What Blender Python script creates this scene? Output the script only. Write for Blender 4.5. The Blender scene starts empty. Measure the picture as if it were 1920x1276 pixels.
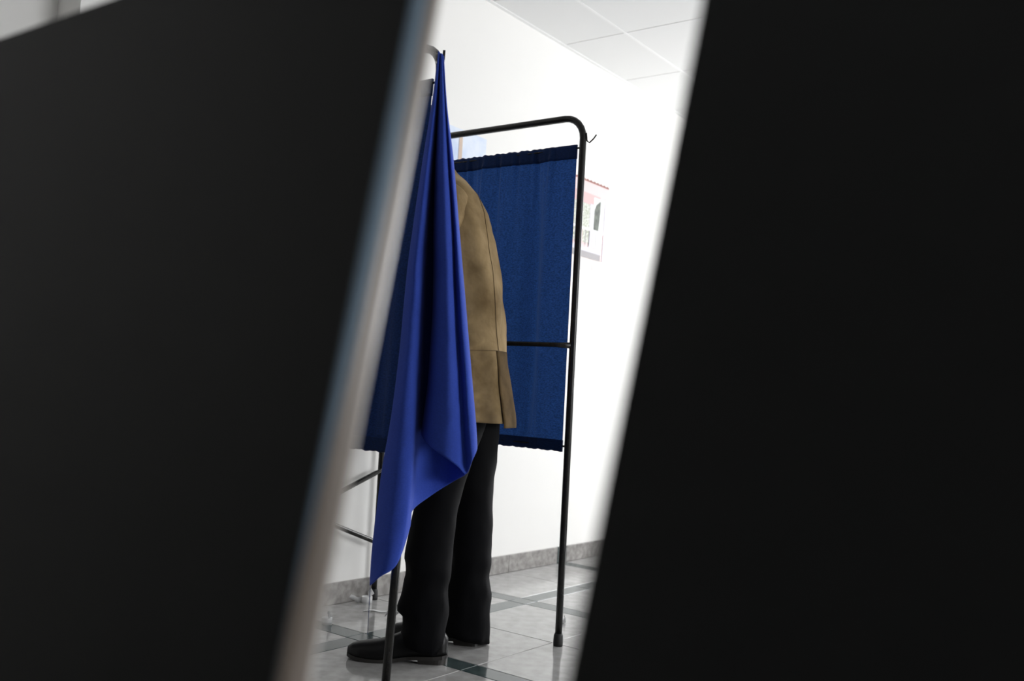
import bpy, bmesh, math, random
from mathutils import Vector, Matrix, noise
random.seed(7)
S = bpy.context.scene
COL = S.collection

# ------------------------------------------------------------------ camera
F, YAW, PITCH, ROLL, CAMZ = 1794.0, math.radians(53.23), math.radians(3.218), math.radians(3.687), 0.825
fw = Vector((math.sin(YAW)*math.cos(PITCH), math.cos(YAW)*math.cos(PITCH), math.sin(PITCH)))
_r = Vector((math.cos(YAW), -math.sin(YAW), 0)); _u = _r.cross(fw)
rt = _r*math.cos(ROLL) + _u*math.sin(ROLL)
up = _u*math.cos(ROLL) - _r*math.sin(ROLL)
CP = Vector((0, 0, CAMZ))
cam = bpy.data.cameras.new('camera'); co = bpy.data.objects.new('camera', cam); COL.objects.link(co)
m = Matrix.Identity(4)
for i, v in enumerate((rt, up, -fw)):
    for j in range(3): m[j][i] = v[j]
m.translation = CP
co.matrix_world = m
cam.sensor_width = 36.0; cam.lens = F/1920*36; cam.clip_start = 0.02
cam.dof.use_dof = True; cam.dof.focus_distance = 3.0; cam.dof.aperture_fstop = 2.7
S.camera = co

# ------------------------------------------------------------------ sky, daylight, exposure
world = bpy.data.worlds.new('overcast_sky'); S.world = world; world.use_nodes = True
bgn = world.node_tree.nodes['Background']
bgn.inputs[0].default_value = (0.97, 0.98, 1.0, 1); bgn.inputs[1].default_value = 12.0
S.view_settings.view_transform = 'Standard'; S.view_settings.look = 'None'
S.view_settings.gamma = 1.0; S.view_settings.use_curve_mapping = False
S.view_settings.exposure = 0.0

RX0, RX1, RY0, RY1, CEIL = -2.6, 6.5, -4.2, 2.665, 2.567
def portal(loc, rot, sx, sy):
    l = bpy.data.lights.new('window_portal', 'AREA'); l.shape = 'RECTANGLE'; l.size = sx; l.size_y = sy
    l.cycles.is_portal = True
    o = bpy.data.objects.new('window_portal', l); COL.objects.link(o); o.location = loc; o.rotation_euler = rot
WIN_R = (-.1, 2.0, 0.75, 2.42)      # y0 y1 z0 z1 in the right end wall
WIN_F = [(1.9, 5.0, 0.85, 2.35)]   # x0 x1 z0 z1 in the wall behind the camera
portal((RX1+.1, (WIN_R[0]+WIN_R[1])/2, (WIN_R[2]+WIN_R[3])/2), (0, math.pi/2, 0), WIN_R[3]-WIN_R[2], WIN_R[1]-WIN_R[0])
for a in WIN_F:
    portal(((a[0]+a[1])/2, RY0-.1, (a[2]+a[3])/2), (math.pi/2, 0, 0), a[1]-a[0], a[3]-a[2])

# ------------------------------------------------------------------ pixel helpers (photo frame 1920x1276)
def ray(x, y): return (fw*F + rt*(x-960) - up*(y-638)).normalized()
def pl(x, y, ax, v):
    d = ray(x, y); return CP + d*((v-CP[ax])/d[ax])
def plane(x, y, p0, n):
    d = ray(x, y); return CP + d*((Vector(p0)-CP).dot(n)/d.dot(n))
def dep(x, y, D):
    d = ray(x, y); return CP + d*(D/d.dot(fw))

# ------------------------------------------------------------------ materials
def mat(name, col, rough=.5, metal=0., spec=.5, noise_col=None, nscale=20, ndetail=4, bump=0, bscale=200, sheen=0, transl=0, ramp=(.35,.65), coat=0, bdist=.002):
    M = bpy.data.materials.new(name); M.use_nodes = True
    nt = M.node_tree; b = nt.nodes['Principled BSDF']
    b.inputs['Base Color'].default_value = (*col, 1); b.inputs['Roughness'].default_value = rough
    b.inputs['Metallic'].default_value = metal; b.inputs['Specular IOR Level'].default_value = spec
    if sheen: b.inputs['Sheen Weight'].default_value = sheen; b.inputs['Sheen Roughness'].default_value = .4
    if coat: b.inputs['Coat Weight'].default_value = coat; b.inputs['Coat Roughness'].default_value = .05
    tc = nt.nodes.new('ShaderNodeTexCoord')
    src = None
    if noise_col:
        n = nt.nodes.new('ShaderNodeTexNoise'); n.inputs['Scale'].default_value = nscale; n.inputs['Detail'].default_value = ndetail
        nt.links.new(tc.outputs['Object'], n.inputs['Vector'])
        r = nt.nodes.new('ShaderNodeValToRGB')
        r.color_ramp.elements[0].position = ramp[0]; r.color_ramp.elements[1].position = ramp[1]
        r.color_ramp.elements[0].color = (*col, 1); r.color_ramp.elements[1].color = (*noise_col, 1)
        nt.links.new(n.outputs['Fac'], r.inputs['Fac']); nt.links.new(r.outputs['Color'], b.inputs['Base Color']); src = r.outputs['Color']
    if bump:
        n2 = nt.nodes.new('ShaderNodeTexNoise'); n2.inputs['Scale'].default_value = bscale; n2.inputs['Detail'].default_value = 3
        nt.links.new(tc.outputs['Object'], n2.inputs['Vector'])
        bp = nt.nodes.new('ShaderNodeBump'); bp.inputs['Strength'].default_value = bump; bp.inputs['Distance'].default_value = bdist
        nt.links.new(n2.outputs['Fac'], bp.inputs['Height']); nt.links.new(bp.outputs['Normal'], b.inputs['Normal'])
    if transl:
        t = nt.nodes.new('ShaderNodeBsdfTranslucent'); t.inputs['Color'].default_value = (*col, 1)
        if src: nt.links.new(src, t.inputs['Color'])
        mx = nt.nodes.new('ShaderNodeMixShader'); mx.inputs[0].default_value = transl
        out = nt.nodes['Material Output']
        nt.links.new(b.outputs[0], mx.inputs[1]); nt.links.new(t.outputs[0], mx.inputs[2]); nt.links.new(mx.outputs[0], out.inputs['Surface'])
    return M

def cloth_mat(name, col, transl, weave=1400, depth=.25, rough=.85, sheen=.15):
    M = mat(name, col, rough=rough, spec=.15, sheen=sheen, transl=transl)
    nt = M.node_tree; b = nt.nodes['Principled BSDF']; tc = nt.nodes['Texture Coordinate']
    mp = nt.nodes.new('ShaderNodeMapping'); mp.inputs['Scale'].default_value = (weave, weave*.35, weave*.9)
    n = nt.nodes.new('ShaderNodeTexNoise'); n.inputs['Scale'].default_value = .25; n.inputs['Detail'].default_value = 2
    nt.links.new(tc.outputs['Object'], mp.inputs['Vector']); nt.links.new(mp.outputs[0], n.inputs['Vector'])
    r = nt.nodes.new('ShaderNodeValToRGB')
    r.color_ramp.elements[0].color = (*[c*(1-depth) for c in col], 1); r.color_ramp.elements[1].color = (*[min(1, c*(1+depth)) for c in col], 1)
    r.color_ramp.elements[0].position = .3; r.color_ramp.elements[1].position = .7
    nt.links.new(n.outputs['Fac'], r.inputs['Fac']); nt.links.new(r.outputs['Color'], b.inputs['Base Color'])
    for t in nt.nodes:
        if t.type == 'BSDF_TRANSLUCENT': nt.links.new(r.outputs['Color'], t.inputs['Color'])
    return M

WALL = mat('white_paint', (.87, .86, .835), rough=.7, spec=.2, bump=.05, bscale=90)
WALLG = mat('grey_paint', (.38, .38, .38), rough=.7, spec=.2)
CEILM = mat('ceiling_board', (.82, .82, .81), rough=.8, spec=.2, bump=.08, bscale=300)
TBAR = mat('white_metal_grid', (.86, .86, .85), rough=.5)
DARKGAP = mat('ceiling_void', (.12, .12, .12), rough=.9)
TILE = mat('pale_marble', (.35, .345, .335), rough=.10, noise_col=(.46, .455, .445), nscale=22, ndetail=8, coat=.15)
SKIRT = mat('pale_marble_skirting', (.20, .19, .18), rough=.3, noise_col=(.36, .345, .33), nscale=35, ndetail=8)
BAND = mat('green_marble', (.035, .055, .055), rough=.12, noise_col=(.075, .10, .10), nscale=25, ndetail=8, coat=.15)
GROUT = mat('grout', (.10, .095, .09), rough=.8)
TUBE = mat('black_enamel_tube', (.010, .010, .010), rough=.25, spec=.28, noise_col=(.018, .017, .015), nscale=60)
RUBBER = mat('black_rubber', (.01, .01, .01), rough=.6)
CHROME = mat('worn_steel', (.35, .33, .30), rough=.35, metal=1)
NAVY = cloth_mat('navy_voile', (.015, .049, .172), .33, depth=.4)
NAVY_SHADED = cloth_mat('navy_voile_shaded', (.012, .036, .14), .06, depth=.3)  # near panel's shade put into a darker, denser copy of the voile
NAVYH = cloth_mat('navy_hem', (.008, .026, .10), .12)
ROYAL = cloth_mat('royal_blue_cotton', (.037, .078, .43), .05, depth=.10, sheen=.04)
SUEDE = mat('tan_suede', (.115, .073, .029), rough=.9, spec=.12, noise_col=(.37, .265, .135), nscale=8, ndetail=10, ramp=(.28, .72), bump=.8, bscale=13, sheen=.06, bdist=.012)
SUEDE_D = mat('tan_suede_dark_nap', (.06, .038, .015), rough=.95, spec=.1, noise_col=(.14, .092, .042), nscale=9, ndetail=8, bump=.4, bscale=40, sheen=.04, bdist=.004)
SEAM = mat('suede_seam', (.14, .092, .042), rough=.95)
TROUS = mat('black_wool', (.0014, .0014, .0022), rough=.75, spec=.12)
LEATH = mat('black_leather', (.005, .005, .005), rough=.36, spec=.25, bump=.15, bscale=60)
SOLE = mat('black_sole', (.02, .018, .016), rough=.45)
SKIN = mat('skin', (.52, .33, .24), rough=.5)
HAIR = mat('dark_hair', (.05, .04, .035), rough=.6)
PAPER = mat('white_paper', (.85, .85, .85), rough=.7, transl=.2)
BOARD = mat('black_board', (.006, .0063, .0063), rough=.55, spec=.3, bump=.05, bscale=20)
EDGE = mat('tan_edge_reflection', (.17, .14, .115), rough=.3, spec=.4)  # tan, blue and white: room reflections on the board edge as base colours
EDGE_B = mat('slate_blue_edge_reflection', (.20, .28, .36), rough=.25)
EDGE_W = mat('off_white_edge_reflection', (.40, .38, .355), rough=.3)
WOODW = mat('white_laminate', (.7, .7, .68), rough=.4)

# ------------------------------------------------------------------ object helpers
def tag(o, label=None, cat=None, group=None, kind=None):
    if label: o['label'] = label
    if cat: o['category'] = cat
    if group: o['group'] = group
    if kind: o['kind'] = kind
    return o
def empty(name, loc=(0, 0, 0)):
    o = bpy.data.objects.new(name, None); COL.objects.link(o); o.location = loc; o.empty_display_size = .1
    return o
def link(name, me, material, parent=None, smooth=False):
    o = bpy.data.objects.new(name, me); COL.objects.link(o)
    if material and not me.materials: me.materials.append(material)
    if parent:
        o.parent = parent
        o.matrix_parent_inverse = Matrix.Translation(-parent_loc(parent))
    if smooth:
        for p in me.polygons: p.use_smooth = True
    return o
def parent_loc(p):
    l = Vector(p.location)
    return l if not p.parent else l
def build(name, bm, material, parent=None, smooth=False):
    bmesh.ops.recalc_face_normals(bm, faces=bm.faces)
    me = bpy.data.meshes.new(name); bm.to_mesh(me); bm.free()
    return link(name, me, material, parent, smooth)
def box(bm, a, b, bev=0):
    vs = [bm.verts.new((x, y, z)) for x in (a[0], b[0]) for y in (a[1], b[1]) for z in (a[2], b[2])]
    fs = []
    for f in ((0,1,3,2),(4,6,7,5),(0,4,5,1),(2,3,7,6),(0,2,6,4),(1,5,7,3)): fs.append(bm.faces.new([vs[i] for i in f]))
    if bev: bmesh.ops.bevel(bm, geom=list({e for f in fs for e in f.edges}), offset=bev, segments=1, affect='EDGES')
def bx(name, a, b, material, parent=None, bev=0):
    bm = bmesh.new(); box(bm, a, b, bev); return build(name, bm, material, parent)
def tube(bm, pts, r, n=12, rads=None, cap=True, flat=None):
    pts = [Vector(p) for p in pts]; rings = []
    t0 = (pts[1]-pts[0]).normalized(); a = t0.orthogonal().normalized()
    for i, p in enumerate(pts):
        t = ((pts[min(i+1, len(pts)-1)]-pts[max(i-1, 0)])).normalized()
        a = (a - t*a.dot(t)).normalized(); b = t.cross(a)
        rr = rads[i] if rads else r
        rings.append([bm.verts.new(p + (a*math.cos(2*math.pi*k/n) + b*math.sin(2*math.pi*k/n))*rr) for k in range(n)])
    for i in range(len(rings)-1):
        for k in range(n): bm.faces.new((rings[i][k], rings[i][(k+1) % n], rings[i+1][(k+1) % n], rings[i+1][k]))
    if cap: bm.faces.new(rings[0][::-1]); bm.faces.new(rings[-1])
def tb(name, pts, r, material, parent=None, n=12, rads=None):
    bm = bmesh.new(); tube(bm, pts, r, n, rads); return build(name, bm, material, parent, True)
def cr(p, t):      # Catmull-Rom through a list at t in [0, len-1]
    i = min(int(t), len(p)-2); f = t-i
    P = [p[max(0, i-1)], p[i], p[i+1], p[min(len(p)-1, i+2)]]
    return tuple(.5*((2*b)+(-a+c)*f+(2*a-5*b+4*c-d)*f*f+(-a+3*b-3*c+d)*f**3) for a, b, c, d in zip(*P))
def grid_mesh(bm, G):
    V = [[bm.verts.new(p) for p in row] for row in G]
    for i in range(len(V)-1):
        for j in range(len(V[0])-1): bm.faces.new((V[i][j], V[i][j+1], V[i+1][j+1], V[i+1][j]))
    return V
def interp(tab, z):
    if z <= tab[0][0]: return tab[0][1:]
    for a, b in zip(tab, tab[1:]):
        if z <= b[0]:
            f = (z-a[0])/(b[0]-a[0]); return tuple(p+(q-p)*f for p, q in zip(a[1:], b[1:]))
    return tab[-1][1:]

# ------------------------------------------------------------------ the room
T = .2
# back wall
XA, YA = 1.387, 2.795       # shallow alcove to the left of this corner
tag(bx('wall_back', (XA, RY1, -.012), (RX1+T, RY1+T, CEIL+.3), WALL), 'white painted wall behind the voting booth', 'wall', kind='structure')
tag(bx('wall_alcove', (RX0-T, YA, -.012), (XA, YA+T, CEIL+.3), WALL), 'white wall of a shallow alcove past the left board', 'wall', kind='structure')
tag(bx('wall_left', (RX0-T, RY0, 0), (RX0, YA, CEIL+.3), WALLG), 'grey painted end wall on the left', 'wall', kind='structure')
def wall_with_holes(name, axis, c0, c1, lo, hi, holes, label):
    bm = bmesh.new()
    def put(u0, u1, z0, z1):
        if u1-u0 < 1e-4 or z1-z0 < 1e-4: return
        if axis == 'x': box(bm, (c0, u0, z0), (c1, u1, z1))
        else: box(bm, (u0, c0, z0), (u1, c1, z1))
    u = lo
    for (a, b, z0, z1) in holes:
        put(u, a, 0, CEIL+.3); put(a, b, 0, z0); put(a, b, z1, CEIL+.3); u = b
    put(u, hi, 0, CEIL+.3)
    return tag(build(name, bm, WALL if axis == 'x' else WALLG), label, 'wall', kind='structure')
wall_with_holes('wall_right', 'x', RX1, RX1+T, RY0, RY1, [WIN_R], 'white end wall with a wide window')
wall_with_holes('wall_front', 'y', RY0-T, RY0, RX0-T, RX1+T, WIN_F, 'grey wall with a window')
FRAME = mat('white_window_frame', (.8, .8, .8), rough=.4)
def window(n, axis, c, u0, u1, z0, z1, div):
    w = empty('window_%d' % n, (c, (u0+u1)/2, z0) if axis == 'x' else ((u0+u1)/2, c, z0))
    tag(w, 'white framed window with %d panes' % div, 'window', kind='structure')
    def bar(nm, ua, ub, za, zb):
        a, b = ((c-.03, ua, za), (c+.03, ub, zb)) if axis == 'x' else ((ua, c-.03, za), (ub, c+.03, zb))
        bx(nm, a, b, FRAME, w)
    bar('window_sill', u0, u1, z0, z0+.06); bar('window_head', u0, u1, z1-.06, z1)
    for k in range(div+1):
        u = u0+.03+(u1-u0-.06)*k/div; bar('mullion', u-.03, u+.03, z0+.06, z1-.06)
window(1, 'x', RX1+.05, *WIN_R, 2)
for i, a in enumerate(WIN_F): window(2+i, 'y', RY0-.05, *a, 3)

# floor: slab plus marble tiles, green bands on a 0.891 m grid, joints midway
floor = tag(bx('floor', (RX0-T, RY0-T, -.15), (RX1+T, YA, -.012), GROUT), 'pale marble tile floor with dark green bands', 'floor', kind='structure')
PX, B, G2 = .891, .08, .0025
bx0, by0 = 2.262, 2.207            # a band starts here (x), (y)
TS = (PX-B)/2
me_cache = {}
def piece(name, x0, x1, y0, y1, material, parent, z0=-.012, z1=0.0):
    key = (name, round(x1-x0, 3), round(y1-y0, 3), round(z1-z0, 3))
    if key not in me_cache:
        bm = bmesh.new(); w, d = (x1-x0)/2-G2/2, (y1-y0)/2-G2/2
        box(bm, (-w, -d, z0), (w, d, z1), .0012)
        bmesh.ops.recalc_face_normals(bm, faces=bm.faces)
        me = bpy.data.meshes.new(name); bm.to_mesh(me); bm.free(); me.materials.append(material); me_cache[key] = me
    o = bpy.data.objects.new(name, me_cache[key]); COL.objects.link(o)
    o.location = ((x0+x1)/2, (y0+y1)/2, 0); o.parent = parent
    return o
def cuts(lo, hi, start):
    out = []; k0 = math.floor((lo-start)/PX)
    for k in range(k0, k0+14):
        s = start+k*PX
        for a, b, t in ((s, s+B, 'b'), (s+B, s+B+TS, 't'), (s+B+TS, s+PX, 't')):
            a2, b2 = max(a, lo), min(b, hi)
            if b2-a2 > .01: out.append((a2, b2, t))
    return out
FX0, FX1, FY0 = .3, RX1, -1.6
for (xa, xb, tx) in cuts(FX0, FX1, bx0):
    for (ya, yb, ty) in cuts(FY0, RY1, by0):
        if tx == 't' and ty == 't': piece('floor_tile', xa, xb, ya, yb, TILE, floor)
        elif tx == 'b' and ty == 'b': piece('band_corner', xa, xb, ya, yb, BAND, floor)
        else: piece('band_strip', xa, xb, ya, yb, BAND, floor)
# plain continuation of the floor outside the view
for nm, a, b in (('floor_field', (RX0, RY0, -.012), (FX0, RY1, 0)), ('floor_field', (FX0, RY0, -.012), (FX1, FY0, 0)), ('floor_field', (RX0, RY1, -.012), (XA, YA, 0))):
    bx(nm, a, b, TILE, floor)
# skirting
sk = empty('baseboard_back', (3, RY1, 0)); tag(sk, 'pale marble tile skirting along the back wall', 'skirting', kind='structure')
for (xa, xb, tx) in cuts(XA, RX1, bx0):
    bx('skirting_tile' if tx == 't' else 'green_skirting_tile', (xa+.001, RY1-.012, 0.001), (xb-.001, RY1, .08), SKIRT if tx == 't' else BAND, sk, .001)

# ceiling: tiles on a grid
ceil = tag(bx('ceiling', (RX0-T, RY0-T, CEIL+.012), (RX1+T, YA+T, CEIL+.3), DARKGAP), 'white suspended ceiling of square boards', 'ceiling', kind='structure')
ys = [RY1] + [2.308-.6*k for k in range(0, 11)] + [RY0]
xs = [3.828+.59*k for k in range(-11, 5)]
xs = [RX0] + [x for x in xs if RX0 < x < RX1] + [RX1]
for i in range(len(ys)-1):
    for j in range(len(xs)-1):
        xa, xb, ya, yb = xs[j], xs[j+1], ys[i+1], ys[i]
        o = piece('ceiling_tile', xa, xb-.002, ya, yb, CEILM, ceil, CEIL, CEIL+.012)
        o.location.x += 0; o.location.z = 0
for y in ys[1:-1]:
    bx('grid_bar', (RX0, y-.006, CEIL-.002), (RX1, y+.006, CEIL+.004), TBAR, ceil)
tag(bx('trim_1', (XA, RY1-.02, CEIL-.004), (RX1, RY1, CEIL+.003), TBAR), 'white metal wall angle under the ceiling edge', 'trim', kind='structure')
bx('ceiling_tile', (RX0, RY1, CEIL), (XA, YA, CEIL+.012), CEILM, ceil)

# ------------------------------------------------------------------ foreground boards leaning away from the viewer
def lean_board(label, x0, k, y0, y1, ztop, th, edge_at=None):
    """front face on the plane x = x0 + k z"""
    r = empty('leaning_board', (x0+k*.5, (y0+y1)/2, 0)); tag(r, label, 'board')
    L = math.sqrt(1+k*k); n = Vector((1/L, 0, -k/L)); d = Vector((k/L, 0, 1/L))
    o0 = Vector((x0, 0, 0)); H = ztop*L
    bm = bmesh.new()
    ya, yb = y0, y1
    R = .05; prof = []
    # outline in (y, s): rounded upper corners
    pts = [(ya, .02), (yb, .02)]
    for a in range(0, 91, 15): pts.append((yb-R+R*math.cos(math.radians(a)), H-R+R*math.sin(math.radians(a))))
    for a in range(90, 181, 15): pts.append((ya+R+R*math.cos(math.radians(a)), H-R+R*math.sin(math.radians(a))))
    f = [bm.verts.new(o0 + d*s + Vector((0, y, 0))) for y, s in pts]
    b = [bm.verts.new(o0 + d*s + Vector((0, y, 0)) + n*th) for y, s in pts]
    bm.faces.new(f); bm.faces.new(b[::-1])
    for i in range(len(pts)): bm.faces.new((f[i], b[i], b[(i+1) % len(pts)], f[(i+1) % len(pts)]))
    bmesh.ops.bevel(bm, geom=[e for e in bm.edges if abs((e.verts[0].co-e.verts[1].co).dot(n)) < 1e-6], offset=.006, segments=3, affect='EDGES')
    build('board_face', bm, BOARD, r, False)
    if edge_at is not None:      # half-round edge, its reflected streaks painted as colour bands
        bands = ((0, .42, EDGE_B, 'slate blue reflection painted along the board edge'), (.42, .66, EDGE, 'tan reflection painted along the board edge'), (.66, 1, EDGE_W, 'off-white reflection painted along the board edge'))
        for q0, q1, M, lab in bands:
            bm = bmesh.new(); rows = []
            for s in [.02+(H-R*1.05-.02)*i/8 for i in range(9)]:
                f = s/H; g = max(.02, min(1, (f-.58)/.2)); t0 = q0*g if q0 < .5 else q0; t1 = q1*g if q1 < .5 else q1   # the painted blue reflection narrows downwards
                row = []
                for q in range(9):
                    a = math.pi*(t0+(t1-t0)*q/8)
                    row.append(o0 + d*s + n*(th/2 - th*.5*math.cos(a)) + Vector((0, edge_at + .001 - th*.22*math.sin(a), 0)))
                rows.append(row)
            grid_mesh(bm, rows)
            tag(build('edge_reflection', bm, M, r, True), lab)
    # rear strut and foot bar
    yc = (y0+y1)/2
    zt = ztop*.7
    tb('rear_strut', [(x0+k*zt+th+.01, yc, zt), (x0+k*zt+.34, yc, .012)], .012, TUBE, r)
    bx('foot_bar', (x0-.02, y0+.05, 0), (x0+.05, y1-.05, .02), RUBBER, r, .003)
    return r
KL, XL = .162, .257
tops = [plane(x, y, (XL, 0, 0), Vector((1, 0, -KL))).z for x, y in ((0, 62), (149, 24), (230, 0))]
ZT = sum(tops)/3
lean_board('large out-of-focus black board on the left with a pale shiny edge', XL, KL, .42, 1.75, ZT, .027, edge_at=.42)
lean_board('large out-of-focus plain black board filling the right side', .174, .289, -.75, .24, 1.28, .033)

# ------------------------------------------------------------------ voting booth
booth = empty('voting_booth', (2.32, 2.2, 0))
tag(booth, 'black tubular voting booth with dark blue cloth side panels', 'voting booth')
RT = .0118
YF, YB = 1.767, 2.628
def xfar(z): return 2.729-.020*z
def xnear(z): return 1.903+.027*z
HT = 1.785
def frame(xf, nm):
    R = .075; pts = [(xf(0), YF, .012)]
    for z in (.4, .8, 1.2, 1.55, HT-R): pts.append((xf(z), YF, z))
    for a in range(15, 91, 15):
        z = HT-R+R*math.sin(math.radians(a)); pts.append((xf(z), YF+R-R*math.cos(math.radians(a)), z))
    for a in range(0, 91, 15):
        z = HT-R+R*math.cos(math.radians(a)); pts.append((xf(z), YB-R+R*math.sin(math.radians(a)), z))
    for z in (1.4, 1., .6, .3, .012): pts.append((xf(z), YB, z))
    fr = tb('side_frame', pts, RT, TUBE, booth, 14)
    for y in (YF, YB):
        tb('foot_cap', [(xf(0), y, 0), (xf(0), y, .01), (xf(.02), y, .034), (xf(.04), y, .042)], .015, RUBBER, fr, 14, [.0155, .0165, .0155, .0125])
    return fr
ff = frame(xfar, 'far'); nf = frame(xnear, 'near')
def rod(nm, x, z, r, xoff, par, flat=True):
    pts = [(x(z)+xoff*.2, YF+.004, z), (x(z)+xoff, YF+.05, z), (x(z)+xoff, YB-.05, z), (x(z)+xoff*.2, YB-.004, z)]
    return tb(nm, pts, r, TUBE, par, 10, [r*1.25, r, r, r*1.25])
ZC0, ZC1 = .650, 1.690
for x, par, s in ((xfar, ff, -1), (xnear, nf, 1)):
    rod('middle_rail', x, 1.002, .0085, s*(.034 if s < 0 else .022), par)
    rod('cloth_rod', x, ZC1-.012, .0028, 0, par); rod('cloth_rod', x, ZC0+.012, .0028, 0, par)
# coat hooks on the two front posts
h0 = Vector((xfar(1.715), YF, 1.715))
hx = tb('hook', [h0+Vector((.0, -.012, .012)), h0+Vector((0, -.016, -.016)), h0+Vector((.004, -.024, -.022)), h0+Vector((.01, -.036, -.008)), h0+Vector((.014, -.044, .006))], .0026, TUBE, ff, 8)
h1 = Vector((xnear(1.76), YF, 1.742))
tb('hook', [dep(818, 116, 2.655), dep(825, 119, 2.61), dep(831, 116, 2.59), dep(832, 110, 2.585), dep(833, 94, 2.58)], .0036, TUBE, nf, 8)
# scissor braces at the back
def brace(za, zb, yo):
    a = Vector((xfar(za), YB+yo, za)); b = Vector((xnear(zb), YB+yo, zb)); v = (b-a)
    o = tb('scissor_brace', [a, a+v*.03, a+v*.06, a+v*.94, a+v*.97, b], .009, TUBE, booth, 10, [.007, .0075, .0095, .0095, .0075, .007])
    for p in (a, b):
        tb('bolt', [p+Vector((0, -.022, 0)), p+Vector((0, .022, 0))], .0045, CHROME, o, 8)
brace(.505, .215, -.015); brace(.215, .505, -.030)
# cloth side panels
def cloth_panel(x, seed, amp, M):
    rnd = random.Random(seed)
    ph = [rnd.uniform(0, 6.28) for _ in range(8)]
    ya, yb = YF+.022, YB-.02; NY, NZ = 170, 60
    def X(y, z):
        t = (z-ZC0)/(ZC1-ZC0)
        g = math.exp(-(1-t)*9)+.55*math.exp(-t*9); e = 1-.88*math.exp(-((1-t)*22)**2)-.88*math.exp(-(t*22)**2)
        dy = min(1, (y-ya)/.10)
        w = .5*math.sin(19*y+ph[0]+.5*t)+.32*math.sin(41*y+ph[1]-.8*t)+.25*math.sin(67*y+ph[2]+.6*t)
        w2 = math.sin(150*y+ph[3])*.45+math.sin(233*y+ph[4])*.35
        return x(z) + e*amp*dy*(w*(.75+.35*math.sin(t*3+ph[5])) + .5*g*w2 + .5*noise.noise(Vector((y*6, z*3, seed))))
    def Zt(y): return .0014*(math.sin(110*y+ph[6])+.8*math.sin(231*y+ph[7]))*min(1, max(0, (y-ya-.06)/.15))
    def sheet(z0, z1, nz, off, wob0, wob1):
        G = []
        for j in range(nz+1):
            f = j/nz; row = []
            for i in range(NY+1):
                y = ya+(yb-ya)*i/NY
                z = z0+(z1-z0)*f + (Zt(y)*wob1*f) + (Zt(y+.3)*wob0*(1-f))
                row.append((X(y, min(max(z, ZC0), ZC1))+off, y, z))
            G.append(row)
        bm = bmesh.new(); grid_mesh(bm, G); return bm
    p = build('cloth_panel', sheet(ZC0+.02, ZC1-.02, NZ, 0, 0, 0), M, booth, True)
    for nm, z0, z1, w0, w1 in (('top_hem', ZC1-.048, ZC1, 0, 1), ('bottom_hem', ZC0-.006, ZC0+.032, .8, 0)):
        bm = sheet(z0, z1, 5, -.0035, w0, w1); h = build(nm, bm, NAVYH, p, True)
        md = h.modifiers.new('thickness', 'SOLIDIFY'); md.thickness = .007; md.offset = 1
    return p
cloth_panel(xfar, 3, .027, NAVY); cloth_panel(xnear, 8, .012, NAVY_SHADED)
# writing shelf carried by the middle rails
bx('writing_shelf', (xnear(1)+.03, 2.27, 1.011), (xfar(1)-.03, 2.58, 1.026), WOODW, booth, .003)

# ------------------------------------------------------------------ entrance curtain gathered at the near post
D0 = 2.45
def sheet_cols(cols, NU, NV):
    """cols: (depth offset, polyline of photo points); returns grid of 3D points"""
    P = []
    for off, pts in cols:
        c = []
        L = [0]
        for a, b in zip(pts, pts[1:]): L.append(L[-1]+math.hypot(b[0]-a[0], b[1]-a[1]))
        for j in range(NV+1):
            t = L[-1]*j/NV; k = 0
            while k < len(L)-2 and L[k+1] < t: k += 1
            f = (t-L[k])/(L[k+1]-L[k]); x, y = cr([Vector(p) for p in pts], k+f)
            open_ = min(1, .10+.90*(y-95)/360)
            c.append(tuple(dep(x, y, D0+off*1.5*open_+.07*max(0, 1-open_))))
        P.append(c)
    return [[cr([P[c][j] for c in range(len(P))], (len(P)-1)*i/NU) for i in range(NU+1)] for j in range(NV+1)]
A = [
 (.085, [(823,98),(816,180),(803,280),(789,380),(776,480),(768,563),(760,650),(749,750),(740,820),(728,880),(716,960),(706,1030),(697,1092)]),
 (.045, [(822,96),(812,180),(796,280),(781,380),(767,480),(758,563),(750,650),(738,750),(728,815),(718,870),(706,960),(698,1030),(694,1097)]),
 (.000, [(823,97),(815,180),(802,280),(789,380),(777,480),(770,563),(763,650),(753,750),(744,850),(733,960),(720,1050),(710,1083)]),
 (.004, [(824,98),(818,180),(808,280),(799,380),(790,480),(786,563),(781,650),(775,750),(771,850),(765,940),(756,1010),(744,1057)]),
 (.040, [(825,99),(820,180),(812,280),(804,380),(797,480),(793,563),(789,650),(784,750),(779,850),(774,915),(768,990)]),
 (.095, [(826,100),(822,180),(815,280),(808,380),(803,480),(800,563),(797,650),(793,750),(788,850),(773,957)]),
 (.130, [(827,100),(826,200),(824,300),(820,432),(818,563),(815,695),(812,800),(812,860),(806,930)]),
 (.130, [(828,102),(830,200),(834,300),(838,432),(840,563),(843,695),(846,800),(848,860),(845,905)]),
 (.085, [(829,104),(834,200),(842,300),(850,432),(856,563),(862,695),(868,800),(872,850),(872,890)]),
]
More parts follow.
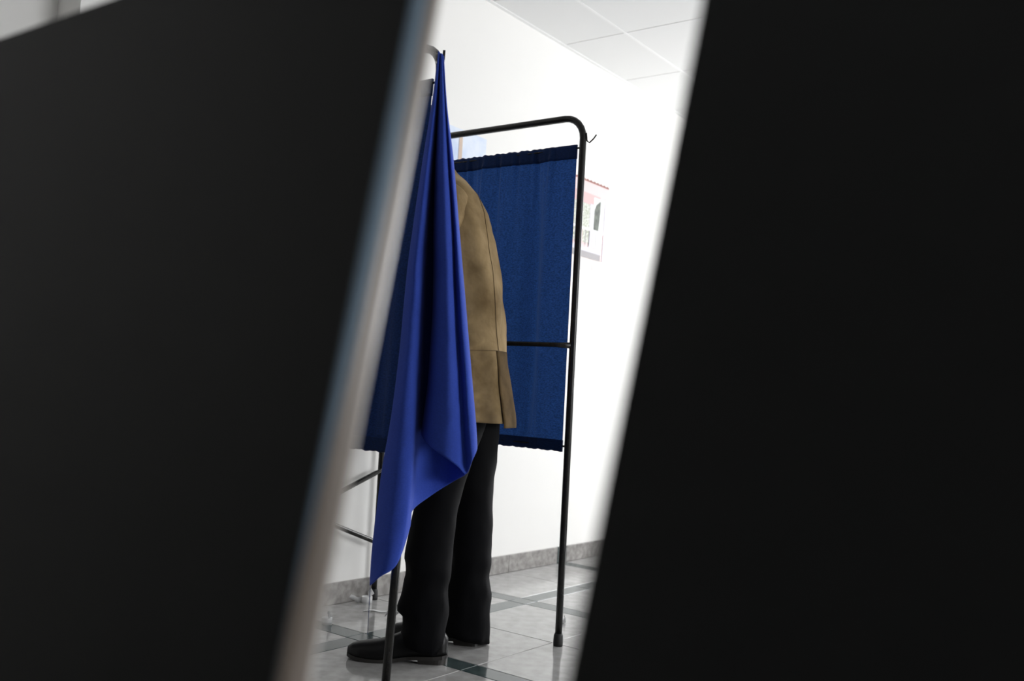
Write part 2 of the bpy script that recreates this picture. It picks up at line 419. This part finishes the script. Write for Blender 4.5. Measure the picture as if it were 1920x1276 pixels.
B2 = [
 (.110, [(825,100),(824,200),(822,300),(820,432),(820,563),(813,695),(806,760),(798,806)]),
 (.065, [(825,100),(822,200),(817,300),(813,432),(812,563),(804,695),(797,760),(790,812)]),
 (.012, [(826,100),(824,200),(821,300),(820,432),(820,563),(814,695),(808,770),(802,832)]),
 (-.012, [(828,100),(829,200),(830,300),(833,432),(836,563),(837,695),(835,800),(832,855)]),
 (-.006, [(829,101),(833,200),(837,300),(844,432),(848,563),(853,695),(857,800),(858,874)]),
 (.012, [(830,102),(835,200),(841,300),(849,432),(854,563),(861,686),(868,800),(874,888)]),
 (-.003, [(831,104),(837,200),(845,300),(855,432),(863,563),(873,695),(880,800),(885,864)]),
 (.012, [(832,106),(838,200),(849,300),(860,432),(871,563),(882,695),(891,800),(893,846)]),
 (.050, [(832,108),(838,200),(850,300),(861,432),(872,563),(883,695),(892,800),(894,838)]),
 (.090, [(831,110),(836,200),(846,300),(856,432),(866,563),(876,695),(884,800),(885,832)]),
]
curt = empty('booth_curtain', dep(800, 600, D0+.03)*1.0); curt.location.z = 0
tag(curt, 'royal blue curtain gathered in folds on the near booth post', 'curtain')
for nm, cols, nv in (('rear_fold', A, 110), ('front_fold', B2, 90)):
    bm = bmesh.new(); G = sheet_cols(cols, 96, nv)
    # soft cloth wrinkles
    for j, row in enumerate(G):
        for i, p in enumerate(row):
            p = Vector(p); v = j/nv
            w = .004*noise.noise(Vector((p.dot(rt)*16+p.z*5, p.z*7, 3.1)))*min(1, v*2) + .0018*noise.noise(Vector((p.dot(rt)*40-p.z*26, p.z*20, 7)))*min(1, v*2)
            G[j][i] = p + fw*w
    grid_mesh(bm, G); o = build(nm, bm, ROYAL, curt, True)
    md = o.modifiers.new('thickness', 'SOLIDIFY'); md.thickness = .0014; md.offset = 0
tip = dep(694.5, 1094, D0+.045)
low = tip.copy(); low.z = .05
tb('loose_thread', [tip, (tip+low)/2+rt*.002, dep(693, 1116, D0+.045)], .0009, NAVYH, curt, 5)

# ------------------------------------------------------------------ person inside the booth
O = Vector((2.41, 1.93, 0)); uf = Vector((-.6, .8, 0)); ul = Vector((-.8, -.6, 0)); uz = Vector((0, 0, 1))
def W(f, l, z): return O + uf*f + ul*l + uz*z
person = None
def ellipsoid(bm, c, rx, ry, rz, rot=None, seg=16):
    M = Matrix.Translation(c) @ (rot or Matrix.Identity(4)) @ Matrix.Diagonal((rx, ry, rz, 1))
    bmesh.ops.create_uvsphere(bm, u_segments=seg, v_segments=seg//2+2, radius=1, matrix=M)
RF = Matrix(((uf.x, ul.x, 0, 0), (uf.y, ul.y, 0, 0), (0, 0, 1, 0), (0, 0, 0, 1)))
def limb(bm, pts, rads, n=12):
    tube(bm, pts, 1, n, rads)
    for p, r in zip(pts, rads): ellipsoid(bm, p, r, r, r, seg=10)
bm = bmesh.new()
ellipsoid(bm, W(.03, 0, .93), .105, .15, .13, RF); ellipsoid(bm, W(.06, 0, 1.12), .095, .145, .2, RF); ellipsoid(bm, W(.12, 0, 1.31), .09, .15, .14, RF)
limb(bm, [W(.14, 0, 1.42), W(.20, 0, 1.53), W(.235, 0, 1.58)], [.062, .056, .055])
tilt = RF @ Matrix.Rotation(math.radians(38), 4, 'Y')
HC = W(.265, 0, 1.645)
ellipsoid(bm, HC, .098, .076, .118, tilt, 24)
def Hd(f, l, z): return (Matrix.Translation(HC) @ tilt @ Vector((f, l, z)))
ellipsoid(bm, Hd(.03, 0, -.075), .062, .055, .052, tilt)               # jaw
ellipsoid(bm, Hd(.104, 0, -.025), .017, .013, .026, tilt, 10)           # nose
ellipsoid(bm, Hd(.094, 0, -.068), .010, .024, .008, tilt, 10)           # mouth
ellipsoid(bm, Hd(.088, 0, .012), .012, .048, .010, tilt, 10)            # brow
for s in (1, -1): ellipsoid(bm, Hd(-.005, s*.078, -.015), .018, .008, .032, tilt, 10)
for s in (1, -1):
    limb(bm, [W(.14, s*.165, 1.37), W(.20, s*.235, 1.16), W(.40, s*.13, 1.075)], [.044, .040, .030])
    wr = W(.40, s*.13, 1.075)
    dirv = (uf*.9 - ul*s*.25 - uz*.12).normalized(); side = ul*s
    pc = wr + dirv*.055 - uz*.003
    ellipsoid(bm, pc, .052, .042, .016, RF, 12)
    for q, (so, ln) in enumerate(((.030, .062), (.011, .076), (-.009, .070), (-.028, .054))):
        b0 = pc + dirv*.038 + side*so*-1
        b1 = b0 + dirv*ln*.5 + uz*.006; b2 = b0 + dirv*ln - uz*.018
        limb(bm, [b0, b1, b2], [.0095, .0088, .0075], 8)
    t0 = pc - dirv*.015 - side*.034; limb(bm, [t0, t0 - side*.022 + dirv*.028, t0 - side*.018 + dirv*.058 - uz*.008], [.011, .0098, .0082], 8)
    limb(bm, [W(.045, s*.09, .90), W(.098 if s > 0 else .0, s*.12, .46), W(.105 if s > 0 else -.012, s*.12, .10)], [.075, .046, .036])
    limb(bm, [W(.105 if s > 0 else -.012, s*.12, .06), W(.20 if s > 0 else .10, s*.12, .045)], [.034, .026])
me = bpy.data.meshes.new('person'); bm.to_mesh(me); bm.free()
person = link('person', me, SKIN)
tag(person, 'person in tan suede jacket and black trousers standing bent over inside the booth', 'person')
md = person.modifiers.new('skin_surface', 'REMESH'); md.mode = 'VOXEL'; md.voxel_size = .0055; md.use_smooth_shade = True
md = person.modifiers.new('soften', 'SMOOTH'); md.factor = .5; md.iterations = 3
bm = bmesh.new(); ellipsoid(bm, Hd(-.012, 0, .022), .100, .084, .108, tilt, 24)
for v in list(bm.verts):
    q = (Matrix.Translation(HC) @ tilt).inverted() @ v.co
    if q.x > .045 and q.z < .07 or q.z < -.07: bm.verts.remove(v)
hr = build('hair', bm, HAIR, person, True); hr.modifiers.new('thickness', 'SOLIDIFY').thickness = .012
for s in (1, -1):
    bm = bmesh.new(); ellipsoid(bm, Hd(.086, s*.031, -.006), .010, .013, .007, tilt, 10); build('eye', bm, WOODW, person, True)

# jacket: lofted torso
JT = [ # z, back, front, half width
 (.735, -.127, .19, .238), (.80, -.117, .19, .236), (.88, -.104, .19, .233), (.96, -.091, .195, .23), (1.08, -.075, .215, .228),
 (1.20, -.052, .24, .230), (1.30, -.033, .255, .236), (1.38, -.009, .262, .232), (1.44, .020, .258, .200), (1.475, .048, .25, .155), (1.50, .076, .243, .112), (1.52, .108, .235, .082), (1.545, .128, .232, .072), (1.575, .138, .238, .070)]
def jcrease(x, y, z):
    lo = max(0, min(1, (1.12-z)/.15)); up_ = max(0, min(1, (z-1.0)/.2))
    a = .006*noise.noise(Vector((x*10, y*10+z*6, z*9)))
    rid = 1-abs(noise.noise(Vector((x*7+z*16, y*7+z*10, 2.3))))*2
    rid2 = 1-abs(noise.noise(Vector((x*13-z*14, y*13+z*20, 5.1))))*2
    drape = .010*noise.noise(Vector((x*9, y*9+(1.45-z)*3, 9.0)))*up_
    return a*1.1 + lo*max(0, min(1, (x+.105)/.09))*(.022*max(0, rid-.4) + .014*max(0, rid2-.45)) + drape*1.6
def jring(z, n=72, off=0):
    b, f, w = interp(JT, z); c = (b+f)/2; a = (f-b)/2; out = []
    for k in range(n):
        t = 2*math.pi*k/n; ct, st = math.cos(t), math.sin(t); e = 2/2.5
        x = (a+off)*math.copysign(abs(ct)**e, ct); y = (w+off)*math.copysign(abs(st)**e, st)
        low = max(0, (1.0-z)/.27)
        wv = .010*low*math.sin(5*t+1.3)+.006*low*math.sin(9*t+.4)
        cre = jcrease(x, y, z)
        g = 1+(wv+cre)/max(a, .05)
        out.append(W(c+x*g, y*g, z))
    return out
def jring_pt(z, t, off=0):
    b, f, w = interp(JT, z); c = (b+f)/2; a = (f-b)/2; e = 2/2.5
    ct, st = math.cos(t), math.sin(t)
    x = a*math.copysign(abs(ct)**e, ct); y = w*math.copysign(abs(st)**e, st)
    low = max(0, (1.0-z)/.27)
    wv = .010*low*math.sin(5*t+1.3)+.006*low*math.sin(9*t+.4)
    cre = jcrease(x, y, z)
    g = 1+(wv+cre)/max(a, .05)+off/max(a, .05)
    return W(c+x*g, y*g, z)
bm = bmesh.new(); NZ = 100; rows = []
for j in range(NZ+1):
    z = .735+(1.575-.735)*j/NZ; r = jring(z); rows.append(r+[r[0]])
grid_mesh(bm, rows); bmesh.ops.remove_doubles(bm, verts=bm.verts, dist=1e-5)
jk = build('jacket', bm, SUEDE, person, True); md = jk.modifiers.new('thickness', 'SOLIDIFY'); md.thickness = .003; md.offset = -1
# sleeves
for s in (1, -1):
    P = [W(.115, s*.165, 1.415), W(.135, s*.208, 1.36), W(.165, s*.238, 1.27), W(.195, s*.25, 1.15), W(.25, s*.215, 1.11), W(.33, s*.165, 1.09), W(.40, s*.135, 1.078)]
    R_ = [.062, .072, .070, .068, .064, .056, .050]
    bm = bmesh.new(); pts = [cr(P, 6*i/48) for i in range(49)]; rr = [cr([(x,) for x in R_], 6*i/48)[0] for i in range(49)]
    tube(bm, pts, 1, 28, rr, cap=False)
    for v in bm.verts:
        v.co += Vector((1, 1, .4))*.008*noise.noise(Vector((v.co.x*12, v.co.y*12, v.co.z*26))); 
    o = build('sleeve', bm, SUEDE, jk, True); o.modifiers.new('thickness', 'SOLIDIFY').thickness = .003
# seams and back vent
def seam(t0, t1, z0, z1, nm='seam', r=.0010):
    pts = [jring_pt(z0+(z1-z0)*i/40, t0+(t1-t0)*i/40, .0006) for i in range(41)]
    tb(nm, pts, r, SEAM, jk, 6)
seam(2.42, 2.40, .74, 1.10); seam(2.40, 2.60, 1.10, 1.46)
seam(1.3, 2.41, .945, .955)
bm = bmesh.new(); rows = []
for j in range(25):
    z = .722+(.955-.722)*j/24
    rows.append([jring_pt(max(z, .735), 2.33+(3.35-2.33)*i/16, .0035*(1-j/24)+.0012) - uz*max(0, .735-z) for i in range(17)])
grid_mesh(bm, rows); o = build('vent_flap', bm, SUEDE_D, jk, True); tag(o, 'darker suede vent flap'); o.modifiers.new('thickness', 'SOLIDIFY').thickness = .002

# trousers
def leg(bm, tab, lat, n=28):
    rows = []
    for j in range(61):
        z = tab[0][0]+(tab[-1][0]-tab[0][0])*j/60
        b, f, w, dl = interp(tab, z); c, a = (b+f)/2, (f-b)/2
        row = []
        for k in range(n+1):
            t = 2*math.pi*k/n; e = 2/2.2
            ct, st = math.cos(t), math.sin(t)
            x = a*math.copysign(abs(ct)**e, ct); y = w*math.copysign(abs(st)**e, st)
            # pressed creases and cloth breaks near the shoe
            wr = .006*noise.noise(Vector((math.cos(t)*2, math.sin(t)*2, z*16)))*(1.6 if z < .3 else .7)
            dip = .030*max(0, 1-(z-tab[0][0])/.12)*(.5-.5*ct)
            row.append(W(c+x*(1+wr/a), lat+dl+y*(1+wr/w), z-dip))
        rows.append(row)
    grid_mesh(bm, rows)
LL = [(.055, .055, .165, .066, .004), (.085, .045, .182, .070, .004), (.115, .042, .172, .068, 0), (.135, .040, .170, .067, 0), (.152, .040, .188, .068, 0), (.18, .040, .186, .068, 0), (.256, .038, .176, .070, 0), (.312, .036, .184, .072, 0), (.40, .034, .172, .074, 0), (.46, .030, .165, .077, 0), (.60, .0, .170, .088, -.01), (.72, -.04, .170, .098, -.02), (.85, -.06, .17, .105, -.03), (1.0, -.04, .15, .10, -.035)]
LR = [(.035, -.092, .06, .068, 0), (.07, -.090, .065, .070, 0), (.125, -.088, .065, .070, 0), (.225, -.083, .06, .070, 0), (.30, -.081, .062, .072, 0), (.377, -.080, .064, .074, 0), (.46, -.074, .07, .077, 0), (.546, -.075, .085, .083, .008), (.632, -.080, .11, .090, .014), (.72, -.083, .14, .100, .02), (.85, -.075, .16, .105, .03), (1.0, -.05, .15, .10, .035)]
bm = bmesh.new(); leg(bm, LL, .120); leg(bm, LR, -.118)
bmesh.ops.remove_doubles(bm, verts=bm.verts, dist=1e-5)
tr = build('trousers', bm, TROUS, person, True); tr.modifiers.new('thickness', 'SOLIDIFY').thickness = .003
# shoes
def shoe(heel, lat, toeout):
    d = (uf*math.cos(toeout)+ul*math.sin(toeout)); sd = Vector((-d.y, d.x, 0))
    base = O+uf*heel+ul*lat
    L = .305
    prof = [ # s, half width, sole z, top z
     (0, .018, .026, .075), (.012, .030, .024, .092), (.04, .036, .022, .100), (.08, .037, .021, .105), (.12, .037, .018, .098), (.15, .041, .013, .082), (.18, .046, .009, .068), (.21, .049, .007, .059), (.24, .048, .008, .054), (.27, .041, .010, .049), (.29, .029, .013, .043), (.302, .014, .016, .034)]
    bm = bmesh.new(); rows = []
    for i in range(45):
        s = .302*i/44; w, z0, z1 = interp(prof, s); row = []
        for k in range(21):
            t = math.pi*k/20
            row.append(base + d*s + sd*(w*math.copysign(abs(math.cos(t))**.75, math.cos(t))) + uz*(z0+(z1-z0)*math.sin(t)**.8))
        row.append(row[0]); rows.append(row)
    grid_mesh(bm, rows); bm.faces.new([bm.verts.new(p) for p in rows[0][:-1]]); bm.faces.new([bm.verts.new(p) for p in rows[-1][:-1]])
    bmesh.ops.remove_doubles(bm, verts=bm.verts, dist=1e-5)
    sh = build('shoe', bm, LEATH, person, True)
    # sole and heel block
    bm = bmesh.new(); lo, hi = [], []
    for sgn in (1, -1):
        seq = range(0, 45) if sgn == 1 else range(44, -1, -1)
        for i in seq:
            s = .302*i/44; w, z0, z1 = interp(prof, s)
            lo.append(base+d*s+sd*sgn*(w+.003)+uz*max(.0005, z0-.0075)); hi.append(base+d*s+sd*sgn*(w+.003)+uz*(z0+.003))
    a = [bm.verts.new(p) for p in lo]; b = [bm.verts.new(p) for p in hi]; n = len(a)
    for i in range(n): bm.faces.new((a[i], a[(i+1) % n], b[(i+1) % n], b[i]))
    for i in range(n//2-1):
        bm.faces.new((a[i], a[i+1], a[n-2-i], a[n-1-i])); bm.faces.new((b[i], b[i+1], b[n-2-i], b[n-1-i]))
    build('sole', bm, SOLE, sh)
    bm = bmesh.new(); lo, hi = [], []
    for k in range(13):
        t = -math.pi/2+math.pi*k/12; cx, sy = math.cos(t), math.sin(t)
        p = base + d*(.034-.036*cx) + sd*.035*sy; lo.append(p); hi.append(p+uz*.022)
    for q in (1, -1): lo.append(base+d*.085+sd*.034*q); hi.append(base+d*.090+sd*.035*q+uz*.022)
    a = [bm.verts.new(p) for p in lo]; b = [bm.verts.new(p) for p in hi]; n = len(a)
    for i in range(n): bm.faces.new((a[i], a[(i+1) % n], b[(i+1) % n], b[i]))
    bm.faces.new(a); bm.faces.new(b)
    build('heel', bm, SOLE, sh)
shoe(.032, .126, .02); shoe(-.066, -.106, -.12)

# ------------------------------------------------------------------ pictures on the wall
def flat(name, pts, material, parent, y):
    bm = bmesh.new(); vs = [bm.verts.new((p[0], y, p[1])) for p in pts]; bm.faces.new(vs)
    return build(name, bm, material, parent)
PINK = mat('print_pink', (.66, .44, .44), rough=.6); PINKL = mat('print_pale_pink', (.78, .60, .60), rough=.6)
ROOF = mat('print_terracotta', (.30, .11, .09), rough=.6); CYP = mat('print_dark_green', (.045, .055, .045), rough=.6, noise_col=(.12, .14, .11), nscale=60)
LIL = mat('print_lilac_white', (.66, .64, .72), rough=.6); PWHITE = mat('print_white', (.90, .90, .90), rough=.6)
GREYP = mat('print_grey', (.33, .31, .32), rough=.6); CREAM = mat('print_cream', (.82, .74, .70), rough=.6); LEAF = mat('print_leaf', (.30, .33, .22), rough=.6, noise_col=(.75, .76, .72), nscale=120)
def z3(x, y):
    p = pl(1020+x/4.91, 300+y/4.91, 1, RY1-.003); return (p.x, p.z)
hp = empty('house_picture', (4.22, RY1, 1.49)); tag(hp, 'pictured pink house with red tile roof and arch, right of the booth', 'picture')
YW = RY1-.0015
xr = z3(600, 260)[0]; XL_ = 3.98
ztp, zb = 1.965, 1.487
bx('paper_sheet', (XL_, RY1-.002, zb), (xr, RY1-.0002, ztp-.008), CREAM, hp)
def q(name, x0, x1, z0, z1, M, k=1): return flat(name, [(x0, z0), (x1, z0), (x1, z1), (x0, z1)], M, hp, RY1-.0022-.0006*k)
zz = lambda y, x=480: z3(x, y)[1]
xx = lambda x, y=600: z3(x, y)[0]
zfl = zz(925)
q('house_wall', XL_, xr, zfl, ztp-.010, PINKL)
# zigzag roof tiles
n = 22
pts = [(XL_, ztp-.016)] 
for k in range(n+1):
    x = XL_+(xr-XL_)*k/n; pts.append((x, ztp-.016))
top = []
for k in range(n, -1, -1):
    x = XL_+(xr-XL_)*k/n; top.append((x, ztp-.002 if k % 2 else ztp-.009))
flat('roof_edge', pts[1:]+top, ROOF, hp, RY1-.0036)
q('porch_shadow', XL_, xx(505), zz(650), zz(330), PINK, 2)
q('garden_view', XL_, xx(415), zz(790), zz(430), LEAF, 3)
q('column', xx(415), xx(447), zz(850), zz(420), LIL, 4)
q('sky_gap', xx(447), xx(545), zz(810), zz(350), PWHITE, 3)
flat('cypress', [(xx(455), zz(655)), (xx(500), zz(655)), (xx(510), zz(470)), (xx(508), zz(365)), (xx(470), zz(415)), (xx(456), zz(470))], CYP, hp, RY1-.0048)
q('pillar', xx(548), xr, zfl, zz(350), LIL, 4)
q('railing_top', XL_, xx(548), zz(672), zz(650), PWHITE, 5)
for k in range(10):
    x = XL_+.02+(xx(540)-XL_-.02)*k/9.; q('railing_bar', x, x+.006, zz(810), zz(672), GREYP if k % 3 == 1 else PINK, 4)
q('step_front', XL_, xx(530), zz(925), zz(865), GREYP, 5)
q('step_top', XL_, xx(535), zz(868), zz(830), LIL, 6)
q('caption_box', xx(465), xx(560), zz(1035), zz(955), PWHITE, 2)
sp = empty('sky_picture', (3.1, RY1, 1.4)); tag(sp, 'pale blue sky picture with tan pole above the far cloth panel', 'picture')
x1 = pl(912, 262, 1, RY1).x; z1 = 1.952
SKYP = mat('print_sky', (.48, .60, .84), rough=.6, noise_col=(.76, .82, .92), nscale=6, ramp=(.3, .6))
bx('paper_sheet', (x1-.42, RY1-.002, z1-.594), (x1, RY1-.0002, z1), SKYP, sp)
a, b = pl(859, 302, 1, RY1-.003), pl(868, 258, 1, RY1-.003)
TANP = mat('print_tan', (.60, .47, .38), rough=.6)
flat('pole_print', [(a.x-.004, z1-.5), (a.x+.034, z1-.5), (b.x-.001, 1.935), (b.x-.022, 1.935)], TANP, sp, RY1-.003)

# ------------------------------------------------------------------ paper scraps on the floor
def ribbon(label, px, w, spec):
    """spec: list of (along, side, up) in metres for the ribbon centre line, width vector is w (vertical share, side share)"""
    c = pl(px[0], px[1], 2, 0.0); o = empty('paper_strip', (c.x, c.y, 0))
    tag(o, label, 'paper scrap', 'paper strips on the floor')
    bm = bmesh.new(); rows = []; P = [Vector(s[:3]) for s in spec]; Q = [Vector(s[3:]) for s in spec]
    n = 8*(len(P)-1)
    rx, ry = Vector((.594, -.802, 0)).normalized(), Vector((.8, .6, 0)).normalized()
    for i in range(n+1):
        t = (len(P)-1)*i/n; p = cr(P, t); d = cr(Q, t)
        c3 = c + rx*p[0] + ry*p[1] + uz*(p[2]+.0012); dv = rx*d[0]+ry*d[1]+uz*d[2]
        rows.append([c3, c3+dv*w])
    grid_mesh(bm, rows); s = build('strip', bm, PAPER, o, True); s.modifiers.new('thickness', 'SOLIDIFY').thickness = .0006
    return o
upv = (0, 0, 1)
def curl(r, turns, tail, lift):
    out = []
    for k in range(int(turns*6)+1):
        a = math.pi*.2+2*math.pi*k/6; out.append((r*math.cos(a), r*math.sin(a)*.8, 0.0, 0, .05, 1))
    out.append((r*.4, -.01, .018, -.3, 0, .95)); out.append((tail, -.01, lift, -.5, .1, .8))
    return out
ribbon('small curled white paper strip left of the front shoe toe', (613, 1170), .022, curl(.019, .9, .016, .030))
ribbon('curled white paper strip with raised end below the curtain tip', (688, 1130), .024, curl(.022, .9, .026, .038))
ribbon('arched white paper strip lying against the skirting', (652, 1128), .020, [(-.045, .0, 0, .1, .9, .1), (-.025, 0, .012, .1, .8, .4), (0, 0, .016, .2, .6, .5), (.02, 0, .008, .1, .3, .8), (.034, 0, .0, 0, .1, 1), (.048, 0, .0, 0, .1, 1), (.052, 0, .0, 0, .1, 1)])
ribbon('flat thin paper strip on the tiles between the post and skirting', (705, 1148), .016, [(-.05, 0, 0, .2, 1, 0), (-.02, .01, .004, .2, 1, 0), (.015, .0, .001, .1, 1, .1), (.05, -.005, .004, .1, 1, .2)])
ribbon('crumpled white paper strip right behind the front booth post', (742, 1158), .028, [(-.04, .0, 0, .1, .8, .5), (-.025, 0, .012, .3, .7, .7), (-.005, .01, .004, .1, .9, .6), (.012, 0, .016, -.2, .8, .5), (.03, -.01, .003, .1, .9, .3), (.045, 0, 0, 0, .9, .2)])
ribbon('tiny white paper curl beside the trouser cuff', (908, 1170), .012, curl(.009, .8, .004, .012))
ribbon('tiny white paper curl behind the foot of the far booth post', (1057, 1168), .014, curl(.010, .8, .006, .016))
